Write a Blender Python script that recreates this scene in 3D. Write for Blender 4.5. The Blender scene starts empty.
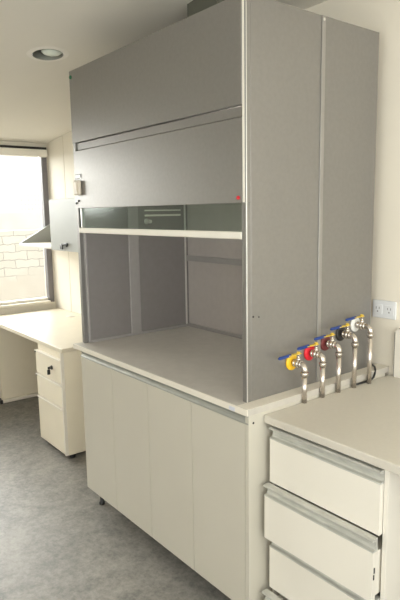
import bpy, bmesh, math, random
from mathutils import Vector, Matrix
random.seed(7)
SC = bpy.context.scene
COL = SC.collection
PI = math.pi

# ------------------------------------------------------------------ materials
def nmat(name, col, rough=.5, metal=0., spec=.5, vary=0., vscale=8., bump=0., bscale=200., stretch=None, coat=0.):
    m = bpy.data.materials.new(name); m.use_nodes = True
    nt = m.node_tree; N = nt.nodes; L = nt.links
    b = N['Principled BSDF']
    b.inputs['Roughness'].default_value = rough
    b.inputs['Metallic'].default_value = metal
    b.inputs['Specular IOR Level'].default_value = spec
    b.inputs['Coat Weight'].default_value = coat
    tc = N.new('ShaderNodeTexCoord'); mp = N.new('ShaderNodeMapping')
    L.new(tc.outputs['Object'], mp.inputs['Vector'])
    if stretch: mp.inputs['Scale'].default_value = stretch
    nz = N.new('ShaderNodeTexNoise'); nz.inputs['Scale'].default_value = vscale; nz.inputs['Detail'].default_value = 5
    L.new(mp.outputs[0], nz.inputs['Vector'])
    cr = N.new('ShaderNodeValToRGB')
    lo = [max(0, c*(1-vary)) for c in col]; hi = [min(1, c*(1+vary)) for c in col]
    cr.color_ramp.elements[0].color = (*lo, 1); cr.color_ramp.elements[0].position = .3
    cr.color_ramp.elements[1].color = (*hi, 1); cr.color_ramp.elements[1].position = .7
    L.new(nz.outputs['Fac'], cr.inputs[0]); L.new(cr.outputs[0], b.inputs['Base Color'])
    if bump:
        n2 = N.new('ShaderNodeTexNoise'); n2.inputs['Scale'].default_value = bscale; n2.inputs['Detail'].default_value = 3
        L.new(mp.outputs[0], n2.inputs['Vector'])
        bp = N.new('ShaderNodeBump'); bp.inputs['Strength'].default_value = bump; bp.inputs['Distance'].default_value = .002
        L.new(n2.outputs['Fac'], bp.inputs['Height']); L.new(bp.outputs[0], b.inputs['Normal'])
    return m

def glassmat(name, tint, refl=.10, rough=.02, edge=.9):
    m = bpy.data.materials.new(name); m.use_nodes = True
    nt = m.node_tree; N = nt.nodes; L = nt.links
    N.remove(N['Principled BSDF']); out = N['Material Output']
    t = N.new('ShaderNodeBsdfTransparent'); g = N.new('ShaderNodeBsdfGlossy'); mx = N.new('ShaderNodeMixShader')
    fr = N.new('ShaderNodeLayerWeight'); fr.inputs['Blend'].default_value = .5
    pw = N.new('ShaderNodeMath'); pw.operation = 'POWER'; pw.inputs[1].default_value = 4
    ma = N.new('ShaderNodeMath'); ma.operation = 'MULTIPLY_ADD'; ma.inputs[1].default_value = edge; ma.inputs[2].default_value = refl
    L.new(fr.outputs['Facing'], pw.inputs[0])
    nz = N.new('ShaderNodeTexNoise'); nz.inputs['Scale'].default_value = 6
    cr = N.new('ShaderNodeValToRGB')
    cr.color_ramp.elements[0].color = (*[c*.97 for c in tint], 1); cr.color_ramp.elements[1].color = (*tint, 1)
    L.new(nz.outputs['Fac'], cr.inputs[0]); L.new(cr.outputs[0], t.inputs['Color'])
    g.inputs['Roughness'].default_value = rough
    L.new(pw.outputs[0], ma.inputs[0]); L.new(ma.outputs[0], mx.inputs[0])
    L.new(t.outputs[0], mx.inputs[1]); L.new(g.outputs[0], mx.inputs[2]); L.new(mx.outputs[0], out.inputs['Surface'])
    return m

def fillmat():  # glow of the tube added to brighten the hood interior
    m = nmat('added_fill_tube', (.8, .8, .78), .4, vary=.01)
    b = m.node_tree.nodes['Principled BSDF']
    b.inputs['Emission Color'].default_value = (1, .97, .90, 1); b.inputs['Emission Strength'].default_value = 30
    return m

def brickmat():
    m = bpy.data.materials.new('painted_brick'); m.use_nodes = True
    nt = m.node_tree; N = nt.nodes; L = nt.links; b = N['Principled BSDF']
    tc = N.new('ShaderNodeTexCoord'); mp = N.new('ShaderNodeMapping')
    mp.inputs['Rotation'].default_value = (PI/2, 0, PI/2)
    sx = N.new('ShaderNodeSeparateXYZ'); cx = N.new('ShaderNodeCombineXYZ')
    L.new(tc.outputs['Object'], sx.inputs[0]); L.new(sx.outputs['Y'], cx.inputs['X']); L.new(sx.outputs['Z'], cx.inputs['Y'])
    wz = N.new('ShaderNodeTexNoise'); wz.inputs['Scale'].default_value = 9
    L.new(cx.outputs[0], wz.inputs['Vector'])
    ad = N.new('ShaderNodeVectorMath'); ad.operation = 'MULTIPLY_ADD'; ad.inputs[1].default_value = (.05, .05, 0)
    L.new(wz.outputs['Color'], ad.inputs[0]); L.new(cx.outputs[0], ad.inputs[2])
    br = N.new('ShaderNodeTexBrick'); br.inputs['Scale'].default_value = 1
    br.inputs['Brick Width'].default_value = .3; br.inputs['Row Height'].default_value = .1; br.inputs['Mortar Size'].default_value = .005; br.inputs['Mortar Smooth'].default_value = .4
    br.inputs['Color1'].default_value = (.70, .67, .61, 1); br.inputs['Color2'].default_value = (.63, .60, .54, 1); br.inputs['Mortar'].default_value = (.36, .335, .30, 1)
    L.new(ad.outputs[0], br.inputs['Vector'])
    # plastered lower part of the parapet
    n3 = N.new('ShaderNodeTexNoise'); n3.inputs['Scale'].default_value = 5; L.new(cx.outputs[0], n3.inputs['Vector'])
    m1 = N.new('ShaderNodeMath'); m1.operation = 'MULTIPLY_ADD'; m1.inputs[1].default_value = .35; L.new(n3.outputs['Fac'], m1.inputs[0]); L.new(sx.outputs['Z'], m1.inputs[2])
    ra = N.new('ShaderNodeMapRange'); ra.inputs['From Min'].default_value = 1.02; ra.inputs['From Max'].default_value = 1.12
    L.new(m1.outputs[0], ra.inputs['Value'])
    n4 = N.new('ShaderNodeTexNoise'); n4.inputs['Scale'].default_value = 3; L.new(cx.outputs[0], n4.inputs['Vector'])
    c4 = N.new('ShaderNodeValToRGB'); c4.color_ramp.elements[0].color = (.56, .51, .45, 1); c4.color_ramp.elements[1].color = (.72, .68, .61, 1)
    L.new(n4.outputs['Fac'], c4.inputs[0])
    mx = N.new('ShaderNodeMix'); mx.data_type = 'RGBA'
    L.new(ra.outputs[0], mx.inputs['Factor']); L.new(c4.outputs[0], mx.inputs['A']); L.new(br.outputs['Color'], mx.inputs['B'])
    L.new(mx.outputs['Result'], b.inputs['Base Color']); b.inputs['Roughness'].default_value = .85
    return m

def floormat():
    m = bpy.data.materials.new('vinyl_floor'); m.use_nodes = True
    nt = m.node_tree; N = nt.nodes; L = nt.links; b = N['Principled BSDF']
    tc = N.new('ShaderNodeTexCoord')
    def noise(s, d, ro=.6):
        n = N.new('ShaderNodeTexNoise'); n.inputs['Scale'].default_value = s; n.inputs['Detail'].default_value = d; n.inputs['Roughness'].default_value = ro
        L.new(tc.outputs['Object'], n.inputs['Vector']); return n
    a = noise(2.6, 6, .65); c = noise(55, 3, .7); d = noise(11, 6, .7)
    def ramp(n, e):
        r = N.new('ShaderNodeValToRGB'); r.color_ramp.elements[0].position = e[0][0]; r.color_ramp.elements[0].color = (*e[0][1], 1)
        r.color_ramp.elements[1].position = e[1][0]; r.color_ramp.elements[1].color = (*e[1][1], 1); L.new(n.outputs['Fac'], r.inputs[0]); return r
    r1 = ramp(a, ((.32, (.155, .150, .142)), (.68, (.275, .258, .234))))
    r2 = ramp(c, ((.35, (.07, .07, .072)), (.65, (.42, .395, .355))))
    r3 = ramp(d, ((.40, (.085, .09, .095)), (.6, (.34, .32, .287))))
    def mix(f, A, B):
        x = N.new('ShaderNodeMix'); x.data_type = 'RGBA'; x.inputs['Factor'].default_value = f
        L.new(A, x.inputs['A']); L.new(B, x.inputs['B']); return x.outputs['Result']
    L.new(mix(.28, mix(.34, r1.outputs[0], r2.outputs[0]), r3.outputs[0]), b.inputs['Base Color'])
    b.inputs['Roughness'].default_value = .46; b.inputs['Specular IOR Level'].default_value = .45
    bp = N.new('ShaderNodeBump'); bp.inputs['Strength'].default_value = .12; bp.inputs['Distance'].default_value = .002
    L.new(c.outputs['Fac'], bp.inputs['Height']); L.new(bp.outputs[0], b.inputs['Normal'])
    return m

M = {
 'steel':   nmat('satin_steel', (.287, .279, .270), .40, .70, vary=.03, vscale=60),
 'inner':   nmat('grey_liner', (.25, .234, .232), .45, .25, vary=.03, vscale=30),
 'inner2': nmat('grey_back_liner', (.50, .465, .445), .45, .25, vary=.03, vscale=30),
 'liner_trim': nmat('grey_liner_trim', (.36, .342, .335), .4, .25, vary=.03, vscale=30),
 'alu':     nmat('aluminium_trim', (.72, .71, .69), .32, .75, vary=.03, vscale=20),
 'rail':    nmat('aluminium_rail', (.60, .605, .57), .45, .45, vary=.14, vscale=14, stretch=(1, 4, 4)),
 'strip':   nmat('satin_strip', (.36, .35, .335), .35, .6, vary=.03, vscale=20),
 'rail_dull': nmat('dull_aluminium_rail', (.33, .335, .305), .55, .35, vary=.10, vscale=14, stretch=(1, 4, 4)),
 'white_alu': nmat('white_lacquer', (.80, .77, .70), .4, vary=.01),
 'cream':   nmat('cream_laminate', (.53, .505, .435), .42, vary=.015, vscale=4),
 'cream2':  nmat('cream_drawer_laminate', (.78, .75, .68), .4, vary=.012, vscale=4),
 'counter': nmat('counter_laminate', (.60, .57, .505), .38, vary=.02, vscale=90),
 'bench':   nmat('bench_laminate', (.50, .475, .43), .40, vary=.05, vscale=25),
 'edge':    nmat('edge_band', (.74, .70, .62), .4, vary=.015),
 'desk':    nmat('desk_laminate', (.68, .62, .50), .38, vary=.02, vscale=12),
 'desk_steel': nmat('beige_desk_steel', (.78, .715, .58), .45, vary=.015),
 'cab':     nmat('grey_cabinet_laminate', (.30, .31, .295), .42, vary=.012),
 'wall':    nmat('cream_wall_paint', (.80, .755, .66), .75, vary=.015, vscale=3, bump=.05, bscale=120),
 'ceil':    nmat('ceiling_paint', (.76, .725, .65), .8, vary=.012, vscale=2),
 'seam':    nmat('wall_joint', (.60, .55, .44), .7, vary=.02),
 'dark':    nmat('dark_plastic', (.015, .015, .016), .4, vary=.05),
 'frame':   nmat('grey_window_frame', (.20, .19, .20), .5, vary=.04),
 'duct':    nmat('duct_sheet', (.13, .135, .11), .5, .3, vary=.06, vscale=6),
 'nickel':  nmat('nickel', (.66, .61, .56), .24, .95, vary=.05, vscale=40),
 'white':   nmat('white_plastic', (.82, .82, .80), .35, vary=.01),
 'outlet':  nmat('outlet_plastic', (.74, .76, .79), .35, vary=.01),
 'slot': nmat('outlet_slot', (.25, .25, .26), .5, vary=.02),
 'seal': nmat('grey_edge_seal', (.20, .19, .17), .6, vary=.03),
 'rim': nmat('lamp_rim_paint', (.80, .765, .70), .5, vary=.01),
 'beigebox': nmat('beige_plastic', (.68, .62, .52), .4, vary=.02),
 'yellow':  nmat('yellow_plastic', (.85, .52, .02), .4, vary=.03),
 'lever_y': nmat('yellow_lever', (.75, .52, .06), .35, vary=.05),
 'red':     nmat('red_plastic', (.70, .015, .03), .4, vary=.03),
 'maroon':  nmat('maroon_plastic', (.16, .03, .03), .4, vary=.03),
 'black':   nmat('black_plastic', (.02, .018, .018), .4, vary=.03),
 'blue':    nmat('blue_vinyl', (.012, .045, .22), .4, vary=.04),
 'green':   nmat('green_lens', (.0, .10, .04), .3, vary=.04),
 'sticker': nmat('pale_sticker', (.60, .62, .70), .4, vary=.02),
 'render':  nmat('white_render', (.85, .84, .82), .9, vary=.03, vscale=1.5),
 'concrete': nmat('pale_concrete', (.74, .72, .68), .9, vary=.06, vscale=3),
 'outwin':  nmat('far_window', (.66, .67, .68), .3, vary=.05),
 'reflector': nmat('lamp_reflector', (.34, .35, .31), .35, .5, vary=.05),
 'opal':    nmat('opal_lamp_glass', (.66, .72, .64), .3, vary=.03),
 'tube': fillmat(), 'brick':   brickmat(), 'floor': floormat(),
 'sashglass': glassmat('sash_glass', (.86, .92, .88), .015, .12, .35),
 'pane':    glassmat('window_glass', (.97, .985, .98), .02),
}

# ------------------------------------------------------------------ mesh helpers
class MB:
    def __init__(s): s.bm = bmesh.new()
    def _add(s, tmp):
        me = bpy.data.meshes.new('tmp'); tmp.to_mesh(me); tmp.free(); s.bm.from_mesh(me); bpy.data.meshes.remove(me)
    def box(s, x0, x1, y0, y1, z0, z1, bev=0., seg=2):
        t = bmesh.new(); bmesh.ops.create_cube(t, size=1)
        for v in t.verts:
            v.co = Vector(((x0+x1)/2 + v.co.x*(x1-x0), (y0+y1)/2 + v.co.y*(y1-y0), (z0+z1)/2 + v.co.z*(z1-z0)))
        if bev: bmesh.ops.bevel(t, geom=t.edges[:], offset=min(bev, .45*min(x1-x0, y1-y0, z1-z0)), segments=seg, profile=.5, affect='EDGES')
        s._add(t); return s
    def lathe(s, p, axis, prof, n=24):
        """prof: list of (distance along axis, radius)"""
        t = bmesh.new(); a = Vector(axis).normalized(); u = a.orthogonal().normalized(); w = a.cross(u); p = Vector(p); rings = []
        for d, r in prof:
            rings.append([t.verts.new(p + a*d + (u*math.cos(2*PI*i/n) + w*math.sin(2*PI*i/n))*max(r, 1e-5)) for i in range(n)])
        for A, B in zip(rings, rings[1:]):
            for i in range(n): t.faces.new((A[i], A[(i+1) % n], B[(i+1) % n], B[i]))
        t.faces.new(rings[0][::-1]); t.faces.new(rings[-1])
        bmesh.ops.recalc_face_normals(t, faces=t.faces[:])
        for f in t.faces: f.smooth = len(f.verts) == 4
        s._add(t); return s
    def tube(s, pts, r, n=14):
        t = bmesh.new(); pts = [Vector(p) for p in pts]; rings = []; u = None
        for i, p in enumerate(pts):
            d = (pts[min(i+1, len(pts)-1)] - pts[max(i-1, 0)]).normalized()
            u = d.orthogonal().normalized() if u is None else (u - d*u.dot(d)).normalized()
            w = d.cross(u); rr = r[i] if isinstance(r, (list, tuple)) else r
            rings.append([t.verts.new(p + (u*math.cos(2*PI*k/n) + w*math.sin(2*PI*k/n))*rr) for k in range(n)])
        for A, B in zip(rings, rings[1:]):
            for k in range(n): t.faces.new((A[k], A[(k+1) % n], B[(k+1) % n], B[k])).smooth = True
        t.faces.new(rings[0][::-1]); t.faces.new(rings[-1])
        bmesh.ops.recalc_face_normals(t, faces=t.faces[:])
        s._add(t); return s
    def prism(s, poly, a, b, axis='X'):
        """poly of 2-D points extruded from a to b along axis"""
        t = bmesh.new()
        def P(q, c): return {'X': (c, q[0], q[1]), 'Y': (q[0], c, q[1]), 'Z': (q[0], q[1], c)}[axis]
        A = [t.verts.new(P(q, a)) for q in poly]; B = [t.verts.new(P(q, b)) for q in poly]; n = len(poly)
        t.faces.new(A); t.faces.new(B[::-1])
        for i in range(n): t.faces.new((A[i], B[i], B[(i+1) % n], A[(i+1) % n]))
        bmesh.ops.recalc_face_normals(t, faces=t.faces[:])
        bmesh.ops.triangulate(t, faces=[f for f in t.faces if len(f.verts) > 4])
        s._add(t); return s
    def build(s, name, mat, parent=None):
        me = bpy.data.meshes.new(name); o = bpy.data.objects.new(name, me); COL.objects.link(o)
        if parent is not None:
            off = root_loc(parent); o.parent = parent
        else:
            vs = [v.co for v in s.bm.verts]
            off = Vector(((min(v.x for v in vs)+max(v.x for v in vs))/2, (min(v.y for v in vs)+max(v.y for v in vs))/2, min(v.z for v in vs)))
            o.location = off
        for v in s.bm.verts: v.co -= off
        s.bm.to_mesh(me); s.bm.free()
        me.materials.append(M[mat]); return o
def root_loc(o):
    while o.parent is not None: o = o.parent
    return o.location.copy()
def tag(o, label, cat, group=None, kind=None):
    if label: o['label'] = label
    if cat: o['category'] = cat
    if group: o['group'] = group
    if kind: o['kind'] = kind
    return o
def thing(name, loc, label, cat, group=None):
    o = bpy.data.objects.new(name, None); o.empty_display_size = .05; COL.objects.link(o); o.location = loc
    return tag(o, label, cat, group)
def struct(name, mb, mat): return tag(mb.build(name, mat), None, None, kind='structure')
def arc(c, r, a0, a1, n, f): return [f(c, r, a0+(a1-a0)*i/n) for i in range(n+1)]

# ------------------------------------------------------------------ setting
XW, YW, XR, YR = -3.4, .79, 3.0, -3.2          # window wall, back wall, far right wall, wall behind the camera
def ceil_z(x): return 2.49 if x > -.45 else 2.49 - .1035*(-.45 - x)
struct('floor', MB().box(XW-.2, XR+.2, YR-.2, YW+.2, -.1, 0), 'floor')
struct('wall_back', MB().box(XW-.2, XR+.2, YW, YW+.15, 0, 2.6), 'wall')
w = MB()                                        # far right wall with an added window
w.box(XR, XR+.15, YR, YW, 0, .75); w.box(XR, XR+.15, YR, YW, 2.16, 2.6); w.box(XR, XR+.15, YR, -2.9, .75, 2.16); w.box(XR, XR+.15, .5, YW, .75, 2.16)
struct('wall_right', w, 'wall')
w = MB()                                        # wall with the window on the left
w.box(XW-.15, XW, YR, YW, 0, .79); w.box(XW-.15, XW, YR, YW, 2.14, 2.35); w.box(XW-.15, XW, .786, YW, .79, 2.14); w.box(XW-.15, XW, YR, -1.45, .79, 2.14)
struct('wall_left', w, 'wall')
w = MB()                                        # wall behind the camera with an added ribbon window
w.box(XW, XR, YR-.15, YR, 0, .75); w.box(XW, XR, YR-.15, YR, 2.16, 2.6); w.box(XW, 0, YR-.15, YR, .75, 2.16); w.box(XR-.3, XR, YR-.15, YR, .75, 2.16)
struct('wall_front', w, 'wall')

# ceiling: flat part and a part sloping down to the window, with a round hole for the downlight
LX, LY, LR = -1.45, -.03, .078
bm = bmesh.new()
def cq(pts):
    bm.faces.new([bm.verts.new((x, y, ceil_z(x)+dz)) for x, y, dz in pts])
cq([(-.45, YR, 0), (-.45, YW, 0), (XR, YW, 0), (XR, YR, 0)])
ov = [bm.verts.new((x, y, ceil_z(x))) for x, y in ((XW, YR), (-.45, YR), (-.45, YW), (XW, YW))]
hv = [bm.verts.new((LX+LR*math.cos(2*PI*i/32), LY+LR*math.sin(2*PI*i/32), ceil_z(LX+LR*math.cos(2*PI*i/32)))) for i in range(32)]
es = [bm.edges.new((ov[i], ov[(i+1) % 4])) for i in range(4)] + [bm.edges.new((hv[i], hv[(i+1) % 32])) for i in range(32)]
bmesh.ops.triangle_fill(bm, edges=es, use_beauty=True, use_dissolve=False)
hs = set(hv)
bad = [f for f in bm.faces if len(f.verts) >= 3 and all(v in hs for v in f.verts)]
if bad: bmesh.ops.delete(bm, geom=bad, context='FACES_ONLY')
bmesh.ops.recalc_face_normals(bm, faces=bm.faces[:])
for f in bm.faces:
    if f.normal.z > 0: f.normal_flip()
mb = MB(); mb.bm.free(); mb.bm = bm
struct('ceiling', mb, 'ceil')
struct('trim_1', MB().box(-3.072, -3.066, YW-.0015, YW-.0002, .0, ceil_z(-3.07)-.005), 'seam')

# window on the left: frame, panes, sill, blind box
wr = thing('window_1', (XW, -.44, .79), None, None); wr['kind'] = 'structure'
for y0, y1 in ((.735, .785), (-.46, -.41), (-1.449, -1.40)):
    MB().box(XW-.06, XW-.001, y0, y1, .79, 2.14, .004).build('frame_post', 'frame', wr)
MB().box(XW-.09, XW-.02, -1.449, .734, .79, .83).build('frame_rail', 'white_alu', wr)
MB().box(XW-.09, XW-.061, -1.449, .785, 2.10, 2.14).build('frame_rail', 'frame', wr)
for y0, y1 in ((-.41, .734), (-1.40, -.46)):
    MB().box(XW-.058, XW-.052, y0, y1, .83, 2.10).build('pane', 'pane', wr)
MB().box(XW-.019, XW+.035, -1.449, .734, .785, .81, .004).build('window_sill', 'edge', wr)
MB().box(XW+.002, XW+.05, -1.449, .775, 2.066, 2.128, .006).build('blind_box', 'white_alu', wr)
MB().box(XW+.004, XW+.03, -1.449, .775, 2.129, 2.150, .001).build('dark_gap_strip', 'dark', wr)  # dark strip standing in for the gap between blind box and ceiling
# added unseen windows behind and right of the camera to bring in daylight
w2 = thing('added_window_2', (1.35, YR, .75), None, None); w2['kind'] = 'structure'
for x in (.025, .92, 1.81, XR-.325):
    MB().box(x-.024, x+.024, YR-.1, YR-.04, .75, 2.16).build('frame_post', 'frame', w2)
MB().box(.002, XR-.302, YR-.07, YR-.064, .75, 2.16).build('pane', 'pane', w2)
w3 = thing('added_window_3', (XR, -1.2, .75), None, None); w3['kind'] = 'structure'  # out of view, also added for more daylight
for y in (-2.875, -1.75, -.6, .475):
    MB().box(XR+.04, XR+.1, y-.024, y+.024, .75, 2.16).build('frame_post', 'frame', w3)
MB().box(XR+.064, XR+.07, -2.9, .5, .75, 2.16).build('pane', 'pane', w3)
# ------------------------------------------------------------------ outside the window
struct('ground', MB().box(-40, XW-.21, -40, 40, -.3, -.05), 'concrete')
tag(MB().box(-5.7, -5.5, -8, 9, -.05, 1.385).build('parapet_wall', 'brick'), 'low white painted brick wall outside the window', 'wall')
o = MB(); o.box(-9.2, -7.2, -10, 12, -.05, 1.605)
tag(o.build('outbuilding', 'concrete'), 'long low pale plastered building just behind the white brick wall', 'building')
bl = thing('building', (-22, 4, 0), 'tall white building with a grid of small square openings, far outside the window', 'building')
MB().box(-26, -20, .2, 14, -.05, 7.0).build('facade', 'render', bl)
for r in range(4):
    for c in range(7):
        y = 6.90 + c*.135; z = 1.74 + r*.17
        MB().box(-20.03, -19.98, y, y+.075, z, z+.09).build('vent_opening', 'outwin', bl)

# ------------------------------------------------------------------ fume hood
W, D, ZT, ZB = 1.276, .726, 2.2704, .9
h = thing('fume_hood', (-W/2, D/2, ZB), 'large grey metal laboratory fume hood with raised sash, standing on the worktop', 'fume hood')
TH = .022
sp = MB().box(-TH, 0, .022, D, ZB, ZT, .0015).build('side_panel', 'steel', h)
MB().box(.0003, .004, .374, .394, ZB+.001, ZT-.001, .001).build('joint_strip', 'strip', sp)
MB().lathe((.0002, .0325, 1.208), (1, 0, 0), [(0, .004), (.0012, .0035)], 12).build('hole_plug', 'dark', sp)
MB().lathe((.0002, .060, 1.204), (1, 0, 0), [(0, .003), (.0012, .0025)], 12).build('hole_plug', 'dark', sp)
MB().lathe((.0042, .384, 2.256), (1, 0, 0), [(0, .006), (.002, .005)], 12).build('screw', 'alu', sp)
MB().box(-W, -W+TH, .022, D, ZB, ZT, .0015).build('side_panel', 'steel', h)
# corner posts
MB().box(-.0162, -.0062, -.001, .0215, 1.606, ZT, .001).build('corner_trim', 'white_alu', h)
MB().box(-.0058, 0, 0, .0215, 1.606, ZT, .001).build('front_post', 'steel', h)
MB().box(-.021, 0, 0, .0215, ZB, 1.6055, .001).build('front_post', 'steel', h)
MB().box(-.0005, .0018, .001, .0045, ZB+.001, ZT, .0008).build('corner_bead', 'alu', h)
lp = MB().box(-W, -W+.024, 0, .0215, ZB, ZT, .001).build('front_post', 'steel', h)
MB().box(-W+.0245, -W+.033, .004, .0215, 1.488, 1.606).build('sash_track', 'dark', h)
MB().box(-W+.0335, -W+.045, .006, .0215, 1.488, 1.606).build('sash_stile', 'alu', h)
MB().box(-W+TH+.001, -TH-.001, .03, D, ZT-.02, ZT).build('roof_panel', 'steel', h)
MB().box(-W+.002, -.0168, -.004, .018, 1.9265, ZT, .0012).build('front_panel', 'steel', h)
MB().box(-W+.030, -.0168, .008, .020, 1.890, 1.9235, .001).build('header_strip', 'steel', h)
MB().box(-W+.014, -W+.029, .006, .020, 1.888, 1.9235, .001).build('track_end', 'duct', h)
sash = MB().box(-W+.002, -.0168, -.001, .012, 1.604, 1.8865, .0015).build('sash', 'steel', h)
MB().box(-W+.046, -.0225, .0135, .0185, 1.50, 1.88).build('glass', 'sashglass', sash)
MB().box(-W+.0245, -.0215, -.003, .0212, 1.480, 1.506, .004).build('handle_bar', 'white_alu', sash)
MB().lathe((-1.262, -.0012, 1.629), (0, -1, 0), [(0, .006), (.004, .006), (.006, .004)], 14).build('knob', 'dark', sash)
MB().lathe((-1.236, -.0012, 1.641), (0, -1, 0), [(0, .006), (.004, .006), (.006, .004)], 14).build('knob', 'dark', sash)
tag(MB().lathe((-.036, -.0012, 1.622), (0, -1, 0), [(0, .007), (.005, .006)], 14).build('indicator', 'red', sash), 'small red button', None)
tag(MB().lathe((-1.256, -.0042, 2.240), (0, -1, 0), [(0, .010), (.006, .008)], 14).build('indicator', 'green', h), 'small dark green button', None)
sw = MB().box(-1.258, -1.196, -.022, -.0015, 1.668, 1.742, .012, 3).build('switch_box', 'beigebox', h)
MB().box(-1.246, -1.212, -.025, -.0222, 1.680, 1.730, .003).build('switch_cover', 'beigebox', sw)
lb = MB().box(-1.258, -1.200, -.003, -.0012, 1.749, 1.773).build('label_plate', 'white', h)
MB().box(-1.258, -1.200, -.004, -.0031, 1.768, 1.773).box(-1.205, -1.200, -.004, -.0031, 1.755, 1.768).box(-1.258, -1.214, -.004, -.0031, 1.749, 1.753).build('label_print', 'dark', lb)
# interior
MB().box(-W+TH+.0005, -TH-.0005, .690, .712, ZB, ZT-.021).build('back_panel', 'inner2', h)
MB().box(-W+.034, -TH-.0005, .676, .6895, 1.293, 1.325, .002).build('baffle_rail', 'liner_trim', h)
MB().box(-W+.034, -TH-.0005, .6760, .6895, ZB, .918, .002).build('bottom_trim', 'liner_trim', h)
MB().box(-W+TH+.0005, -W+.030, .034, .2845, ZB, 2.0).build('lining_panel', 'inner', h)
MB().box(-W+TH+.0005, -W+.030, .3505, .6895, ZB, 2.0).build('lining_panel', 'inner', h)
MB().box(-W+TH+.0005, -W+.036, .285, .350, ZB, 2.0, .003).build('lining_post', 'liner_trim', h)
MB().box(-W+TH+.0005, -W+.036, .0225, .0335, ZB, 2.0, .002).build('lining_post', 'liner_trim', h)
MB().box(-W+.0305, -W+.039, .036, .284, ZB, .914, .002).build('bottom_trim', 'liner_trim', h)
MB().box(-W+.0305, -W+.039, .351, .675, ZB, .914, .002).build('bottom_trim', 'liner_trim', h)
MB().box(-W+.0305, -W+.034, .664, .6755, .9145, 2.0, .001).build('corner_strip', 'alu', h)
fx = MB().lathe((-W+.0303, .406, 1.528), (1, 0, 0), [(0, .016), (.004, .016), (.005, .007), (.03, .007), (.032, .011), (.042, .010)], 16).build('fixture', 'alu', h)
MB().box(-W+.0302, -W+.033, .395, .64, 1.556, 1.566).box(-W+.0302, -W+.033, .395, .64, 1.585, 1.592).build('painted_reflection', 'white_alu', h)  # pale bars stand in for reflections on the inner lining

lh = MB().box(-.95, -.33, .40, .52, 2.205, 2.249, .004).build('added_tube_housing', 'white_alu', h)  # added housing that carries the fill tube
MB().lathe((-.93, .46, 2.192), (1, 0, 0), [(0, .006), (.002, .0125), (.57, .0125), (.572, .006)], 14).build('added_fill_tube', 'tube', lh)  # lit tube added to lift the dark upper inside of the hood
# exhaust duct from the hood roof into the ceiling
dz = lambda x: ceil_z(x)-.001
dm = MB()
dm.prism([(-.66, ZT), (-.46, ZT), (-.46, dz(-.46)), (-.66, dz(-.66))], .27, .47, 'Y')
dt = thing('exhaust_duct', (-.56, .37, ZT), 'dark grey rectangular exhaust duct rising from the fume hood roof to the ceiling', 'duct')
dm.build('duct_wall', 'duct', dt)
MB().box(-.685, -.435, .245, .495, ZT+.0005, ZT+.022, .002).build('flange', 'duct', dt)

# ------------------------------------------------------------------ worktop and base cabinet under the hood
wt = thing('worktop', (-.613, .37, .876), 'beige grey worktop slab inside and under the fume hood', 'worktop')
MB().box(-1.284, .0575, -.046, YW-.001, .8765, .8998).build('slab', 'bench', wt)
tag(MB().box(-1.284, .0575, -.052, -.0462, .8762, .8998, .0015).build('edge_band', 'edge', wt), 'cream front edge band', None)
tag(MB().box(.0003, .0575, -.0458, YW-.001, .8999, .9006).build('lit_worktop_strip', 'edge', wt), 'worktop strip beside the hood, painted lighter where more light falls', None)  # same worktop, lighter colour paints the light falling outside the hood
MB().box(-.035, -.005, -.0532, -.0522, .879, .893).build('sticker', 'sticker', wt)

XB0 = -1.214
bc = thing('base_cabinet', (-.58, .35, 0), 'cream four-door base cabinet under the grey fume hood', 'cabinet')
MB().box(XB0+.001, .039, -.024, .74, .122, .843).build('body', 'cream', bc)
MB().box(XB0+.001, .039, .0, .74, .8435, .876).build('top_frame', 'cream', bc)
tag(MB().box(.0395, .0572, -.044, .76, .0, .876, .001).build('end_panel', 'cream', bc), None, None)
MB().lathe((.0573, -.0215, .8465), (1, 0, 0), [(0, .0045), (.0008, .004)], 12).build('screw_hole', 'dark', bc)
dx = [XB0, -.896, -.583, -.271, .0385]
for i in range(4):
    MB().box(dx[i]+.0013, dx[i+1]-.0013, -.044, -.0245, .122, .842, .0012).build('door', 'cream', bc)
prof = [(-.0455, .8758), (-.0455, .872), (-.040, .868), (-.038, .862), (-.040, .854), (-.0455, .847), (-.0455, .8435), (-.010, .8435), (-.010, .8758)]
tag(MB().prism(prof, XB0, .056, 'X').build('grip_rail', 'rail_dull', bc), 'aluminium grip rail above the doors', None)
for x, y in ((XB0+.011, .034), (XB0+.06, .68), (-.58, .34), (-.02, .68), (-.02, .30)):
    MB().lathe((x, y, 0), (0, 0, 1), [(0, .016), (.012, .016), (.016, .010), (.10, .010), (.104, .015), (.122, .015)], 16).build('foot', 'dark', bc)

# ------------------------------------------------------------------ counter, drawer unit, backsplash
ct = thing('countertop', (1.2, .41, .835), 'long cream countertop over the drawer unit at the right', 'countertop')
MB().box(.059, 2.6, .0275, YW-.001, .836, .865, .004).build('slab', 'counter', ct)
MB().box(2.57, 2.595, .06, YW-.002, 0, .8355).build('support_panel', 'cream2', ct)
bs = MB()
bs.prism([(.094, .866), (.094, 1.06), (.099, 1.071), (.110, 1.076), (2.6, 1.076), (2.6, .866)], YW-.022, YW-.001, 'Y')
bk = bs.build('backsplash', 'cream2'); tag(bk, 'white backsplash board standing on the countertop against the wall', 'backsplash')
e = MB()
e.box(.0905, .0935, YW-.022, YW-.001, .866, 1.06).box(.110, 2.6, YW-.022, YW-.001, 1.0765, 1.079)
tag(e.build('edge_seal', 'seal', bk), 'grey edge seal', None)

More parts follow.
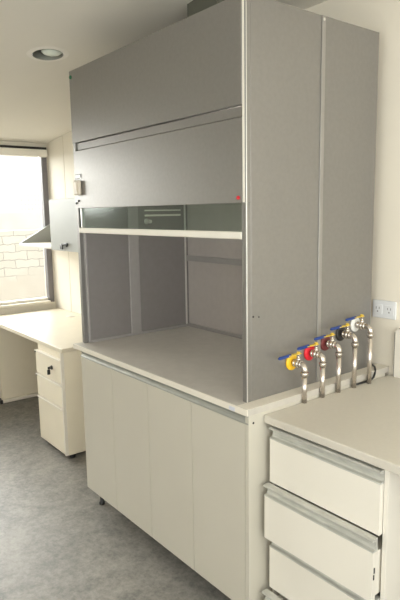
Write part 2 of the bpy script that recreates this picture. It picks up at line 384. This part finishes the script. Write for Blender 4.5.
dc = thing('drawer_cabinet', (.31, .4, 0), 'cream drawer cabinet with aluminium grip rails under the countertop', 'drawer cabinet')
X0, X1 = .076, .5405
MB().box(X0, X0+.008, .056, .76, 0, .8352).build('side_panel', 'cream2', dc)
MB().box(X1-.004, .5515, .046, .76, 0, .8352, .001).build('side_panel', 'cream2', dc)
MB().box(X0+.009, X1-.005, .740, .759, .0, .8352).build('back_panel', 'cream2', dc)
MB().box(X0+.009, X1-.005, .1, .739, .0, .02).build('bottom_panel', 'cream2', dc)
tops = [.829, .6235, .418, .2125]; pull = [0, .026, 0, .034]
for i, (zt, pl) in enumerate(zip(tops, pull)):
    y = .030 - pl; fb = zt-.045; bot = max(zt-.204, .03)
    xa, xb = X0+.0095, X1-.0055
    df = MB().box(xa, xb, y, y+.018, bot, fb, .0012).build('drawer', 'cream2', dc)
    pr = [(y, fb+.0005), (y+.001, fb+.004), (y+.012, fb+.007), (y+.0165, fb+.014), (y+.0165, fb+.028), (y+.012, fb+.033), (y-.004, fb+.036), (y-.005, fb+.040), (y+.001, fb+.0435), (y+.022, fb+.0435), (y+.022, fb+.0005)]
    tag(MB().prism(pr, xa-.001, xb, 'X').build('grip_rail', 'rail', df), 'aluminium grip rail', None)
    MB().box(xa+.006, xb-.006, y+.0225, .70, bot+.01, zt-.05).build('drawer_box', 'white_alu', df)
    if i == 1:
        MB().box(xb-.0002, xb+.0014, y+.004, y+.009, .492, .508).box(xb-.0002, xb+.0014, y+.006, y+.011, .512, .530).build('latch', 'dark', df)

# ------------------------------------------------------------------ taps on the side of the hood
caps = [('yellow', 'yellow'), ('red', 'red'), ('maroon', 'dark maroon'), ('black', 'black'), ('white', 'white')]
yy = [.231, .331, .426, .521, .615]; zz = [1.009, 1.029, 1.052, 1.077, 1.102]
xe = [.066, .068, .069, .073, .078]
for i, (mk, cn) in enumerate(caps):
    Y, Z, E = yy[i], zz[i], xe[i]
    t = thing('service_tap', (0, Y, Z), 'nickel lever tap with a %s wall flange on the side of the fume hood' % cn, 'tap', 'taps along the side of the hood')
    o = .0004 if abs(Y-.384) > .045 else .0004
    tag(MB().lathe((o, Y, Z), (1, 0, 0), [(0, .031), (.004, .031), (.006, .029), (.007, .012)], 32).build('flange', mk, t), '%s flange disc' % cn, None)
    b = MB().lathe((.0072, Y, Z), (1, 0, 0), [(0, .010), (.006, .010), (.0065, .0145), (.016, .0145), (.0165, .0115), (.022, .0155), (.028, .0175), (.034, .0155), (.036, .011), (.0365, .0135), (.045, .0135), (.0455, .0105), (E-.0072-.015, .0105)], 20)
    b.lathe((.035, Y, Z+.012), (0, 0, 1), [(0, .009), (.010, .009), (.011, .006), (.0215, .006), (.0217, .0075), (.0248, .0075)], 14)
    b.build('valve_body', 'nickel', t)
    lv = MB()
    lv.box(.026, .042, Y-.056, Y+.010, Z+.0372, Z+.0402, .001).lathe((.0345, Y, Z+.0404), (0, 0, 1), [(0, .007), (.005, .007), (.006, .005)], 6)
    lev = tag(lv.build('lever', 'lever_y', t), 'yellow lever plate', None)
    g = MB().tube([(.034, Y-.040, Z+.0387), (.034, Y-.044, Z+.0387), (.034, Y-.098, Z+.0362), (.034, Y-.104, Z+.0360)], [.0048, .0060, .0060, .0035], 12)
    tag(g.build('lever_grip', 'blue', lev), 'blue grip sleeve', None)
    e = MB()
    pts = [(E-.024, Y, Z), (E-.018, Y, Z)] + [(E-.018+.018*math.sin(a), Y, Z-.018+.018*math.cos(a)) for a in [PI/2*k/7 for k in range(1, 8)]] + [(E, Y, Z-.026)]
    e.tube(pts, .0112, 16)
    e.lathe((E, Y, Z-.026), (0, 0, -1), [(0, .0142), (.013, .0142), (.0135, .0118), (.018, .0118)], 8)
    e.build('elbow', 'nickel', t)
    pz = Z-.0445
    MB().lathe((E, Y, .8655), (0, 0, 1), [(0, .0098), (pz-.8655, .0098)], 16).build('pipe', 'nickel', t)

# ------------------------------------------------------------------ outlet and cable
ol = thing('power_outlet', (.027, YW, 1.148), 'white double power outlet on the wall behind the fume hood', 'outlet')
MB().box(-.031, .084, YW-.010, YW-.0005, 1.109, 1.187, .004, 3).build('cover_plate', 'outlet', ol)
for x in (-.002, .054):
    s = MB().box(x-.022, x+.022, YW-.0125, YW-.0102, 1.127, 1.169, .001).build('socket', 'outlet', ol)
    MB().box(x-.009, x-.006, YW-.0132, YW-.0126, 1.148, 1.158).box(x+.006, x+.009, YW-.0132, YW-.0126, 1.148, 1.158).lathe((x, YW-.0126, 1.138), (0, -1, 0), [(0, .0035), (.0006, .0035)], 10).build('slot', 'slot', s)
cp = [(-.05, .752, .906), (-.02, .746, .9065), (.01, .733, .908), (.036, .713, .909), (.052, .695, .904), (.0605, .680, .891), (.0632, .668, .876), (.0634, .65, .8702), (.0634, .62, .8697), (.0634, .585, .8697), (.0632, .545, .8697)]
tag(MB().tube(cp, .0042, 10).build('cable', 'dark'), 'black cable emerging behind the fume hood and lying along the worktop edge', 'cable')

# ------------------------------------------------------------------ desk, pedestal
dk = thing('desk', (-2.58, .45, 0), 'beige office desk beside the window', 'desk')
MB().box(-3.32, -1.832, .125, YW-.002, .713, .74, .003).build('desktop', 'desk', dk)
MB().box(-3.27, -3.245, .20, .77, .033, .7125, .002).build('end_panel', 'desk_steel', dk)
ft = MB().box(-3.285, -3.225, .20, .77, .002, .032, .006).build('foot_bar', 'edge', dk)
MB().box(-3.288, -3.222, .178, .199, .001, .034, .004).build('foot_cap', 'dark', ft)
MB().box(-3.24, -1.90, .735, .755, .30, .71).build('modesty_panel', 'desk_steel', dk)
MB().box(-1.90, -1.875, .56, .734, .0, .7125).build('end_panel', 'desk_steel', dk)
MB().lathe((-2.86, .68, .7402), (0, 0, 1), [(0, .034), (.003, .034), (.004, .028)], 24).build('cable_grommet', 'alu', dk)

pd = thing('drawer_pedestal', (-2.05, .33, 0), 'beige three-drawer pedestal with a lock, under the right end of the desk', 'drawer pedestal')
MB().box(-2.252, -1.836, .141, .55, .03, .712, .003).build('body', 'desk_steel', pd)
zs = [(.507, .664), (.349, .498), (.036, .340)]
for i, (a, b) in enumerate(zs):
    d = MB().box(-2.250, -1.854, .122, .1405, a, b-.006, .003).build('drawer', 'desk_steel', pd)
    MB().box(-2.250, -1.854, .1125, .1405, b-.0055, b+.001, .002).build('drawer_lip', 'edge', d)
    MB().box(-2.2515, -2.240, .1175, .1215, b-.016, b-.006).build('lip_end', 'dark', d)
    if i == 0:
        k = MB().lathe((-1.985, .1215, .592), (0, -1, 0), [(0, .014), (.005, .014), (.007, .011)], 18).build('lock', 'dark', d)
        MB().box(-1.987, -1.983, .093, .1143, .584, .600).box(-1.989, -1.981, .088, .108, .548, .582, .003).box(-1.973, -1.949, .100, .104, .596, .606).build('key', 'dark', k)
MB().box(-1.853, -1.838, .120, .1405, .032, .712, .002).build('front_stile', 'edge', pd)
for x, y in ((-2.22, .18), (-1.87, .18), (-2.22, .50), (-1.87, .50)):
    MB().lathe((x, y, 0), (0, 0, 1), [(0, .020), (.018, .020), (.02, .012), (.0295, .012)], 14).build('foot', 'dark', pd)

# ------------------------------------------------------------------ wall cabinet and shelf by the window
CX0, CX1, CY = -2.735, -2.25, .49
wc = thing('wall_cabinet', ((CX0+CX1)/2, .64, 1.304), 'pale grey wall cabinet with a black lock beside the fume hood', 'cabinet')
MB().box(CX0, CX1, CY+.0185, YW-.0008, 1.304, 1.687, .001).build('body', 'cab', wc)
d = MB().box(CX0+.001, CX1-.001, CY, CY+.018, 1.305, 1.686, .0015).build('door', 'cab', wc)
k = MB().lathe((-2.455, CY-.0005, 1.352), (0, -1, 0), [(0, .016), (.006, .016), (.008, .012)], 16).build('lock', 'dark', d)
MB().box(-2.510, -2.415, CY-.020, CY-.009, 1.348, 1.364, .003).box(-2.530, -2.495, CY-.022, CY-.010, 1.318, 1.350, .003).build('key', 'dark', k)
ws = thing('wall_shelf', (-3.05, .64, 1.306), 'open wall shelf with a sloping end bracket in front of the window', 'shelf')
MB().box(XW+.004, CX0-.001, CY, YW-.0008, 1.312, 1.334, .002).build('shelf_board', 'edge', ws)
MB().prism([(CY+.004, 1.3345), (YW-.001, 1.3345), (YW-.001, 1.50)], XW+.006, XW+.026, 'X').build('bracket', 'cab', ws)

# ------------------------------------------------------------------ downlight
dl = thing('downlight', (LX, LY, ceil_z(LX)), 'round recessed ceiling downlight with a white rim', 'ceiling light')
ax = Vector((.1035, 0, -1)).normalized()        # pointing down out of the ceiling
p0 = Vector((LX, LY, ceil_z(LX)))
def ring(p, axis, prof, n=36):
    t = bmesh.new(); a = Vector(axis).normalized(); u = a.orthogonal().normalized(); w = a.cross(u); R = []
    for dd, r in prof: R.append([t.verts.new(Vector(p)+a*dd+(u*math.cos(2*PI*i/n)+w*math.sin(2*PI*i/n))*r) for i in range(n)])
    k = len(R)
    for q in range(k-1):
        for i in range(n): t.faces.new((R[q][i], R[q][(i+1) % n], R[q+1][(i+1) % n], R[q+1][i])).smooth = True
    return t
m_ = MB(); t = ring(p0, ax, [(.0006, .0765), (.003, .078), (.004, .084), (.003, .100), (.0006, .106)]); m_._add(t); m_.build('rim', 'rim', dl)
m_ = MB(); t = ring(p0, ax, [(.004, .0765), (-.03, .074), (-.08, .060), (-.10, .03), (-.101, .001)]); m_._add(t); m_.build('reflector', 'reflector', dl)
bp = p0 + Vector((.012, .016, .002))
MB().lathe(bp + Vector((0, 0, .06)), (0, 0, -1), [(0, .016), (.010, .018), (.018, .036), (.036, .051), (.052, .053), (.063, .040), (.069, .020), (.071, .004)], 20).build('lamp_bulb', 'opal', dl)

# ------------------------------------------------------------------ sky daylight and added area lights
wd = bpy.data.worlds.new('World'); SC.world = wd; wd.use_nodes = True
nt = wd.node_tree; bg = nt.nodes['Background']; bg.inputs['Color'].default_value = (1.0, .98, .94, 1)
# thin overcast: the sky is brightest on the side the window faces
tc = nt.nodes.new('ShaderNodeTexCoord'); sx = nt.nodes.new('ShaderNodeSeparateXYZ'); mr = nt.nodes.new('ShaderNodeMapRange')
nt.links.new(tc.outputs['Generated'], sx.inputs[0]); nt.links.new(sx.outputs['X'], mr.inputs['Value'])
mr.inputs['From Min'].default_value = -.35; mr.inputs['From Max'].default_value = -.8
mr.inputs['To Min'].default_value = 1.5; mr.inputs['To Max'].default_value = 13.0
nt.links.new(mr.outputs[0], bg.inputs['Strength'])
def area(name, loc, rot, sx, sy, power, col):
    l = bpy.data.lights.new(name, 'AREA'); l.shape = 'RECTANGLE'; l.size = sx; l.size_y = sy; l.energy = power; l.color = col
    o = bpy.data.objects.new(name, l); COL.objects.link(o); o.location = loc; o.rotation_euler = rot; return o

area('added_daylight', (1.35, YR-.22, 1.5), (-PI/2, 0, PI), 2.8, 1.6, 33, (1.0, .98, .945))  # added light shining in through the unseen window behind the camera
area('added_daylight', (XR+.22, -1.2, 1.5), (0, PI/2, 0), 1.6, 3.4, 100, (1.0, .98, .945))  # added light from the right, brightens the hood side

# ------------------------------------------------------------------ camera
yaw, pitch, roll, F = .905, -.1542, -.0163, 567.3
C0 = Vector((1.4296, -1.3271, 1.5764))
fw = Vector((-math.sin(yaw)*math.cos(pitch), math.cos(yaw)*math.cos(pitch), math.sin(pitch)))
r = Vector((math.cos(yaw), math.sin(yaw), 0)); u = r.cross(fw)
c, s = math.cos(roll), math.sin(roll)
r2 = r*c + u*s; u2 = u*c - r*s
cam = bpy.data.cameras.new('camera'); co = bpy.data.objects.new('camera', cam); COL.objects.link(co)
cam.sensor_fit = 'VERTICAL'; cam.sensor_height = 36; cam.sensor_width = 24; cam.lens = F/600*36; cam.clip_start = .02
Mx = Matrix((r2, u2, -fw)).transposed().to_4x4(); Mx.translation = C0; co.matrix_world = Mx
SC.camera = co
SC.view_settings.view_transform = 'Standard'; SC.view_settings.look = 'None'; SC.view_settings.gamma = 1
SC.view_settings.use_curve_mapping = False
SC.view_settings.exposure = .20
SC.cycles.max_bounces = 12; SC.cycles.diffuse_bounces = 6; SC.cycles.transparent_max_bounces = 16
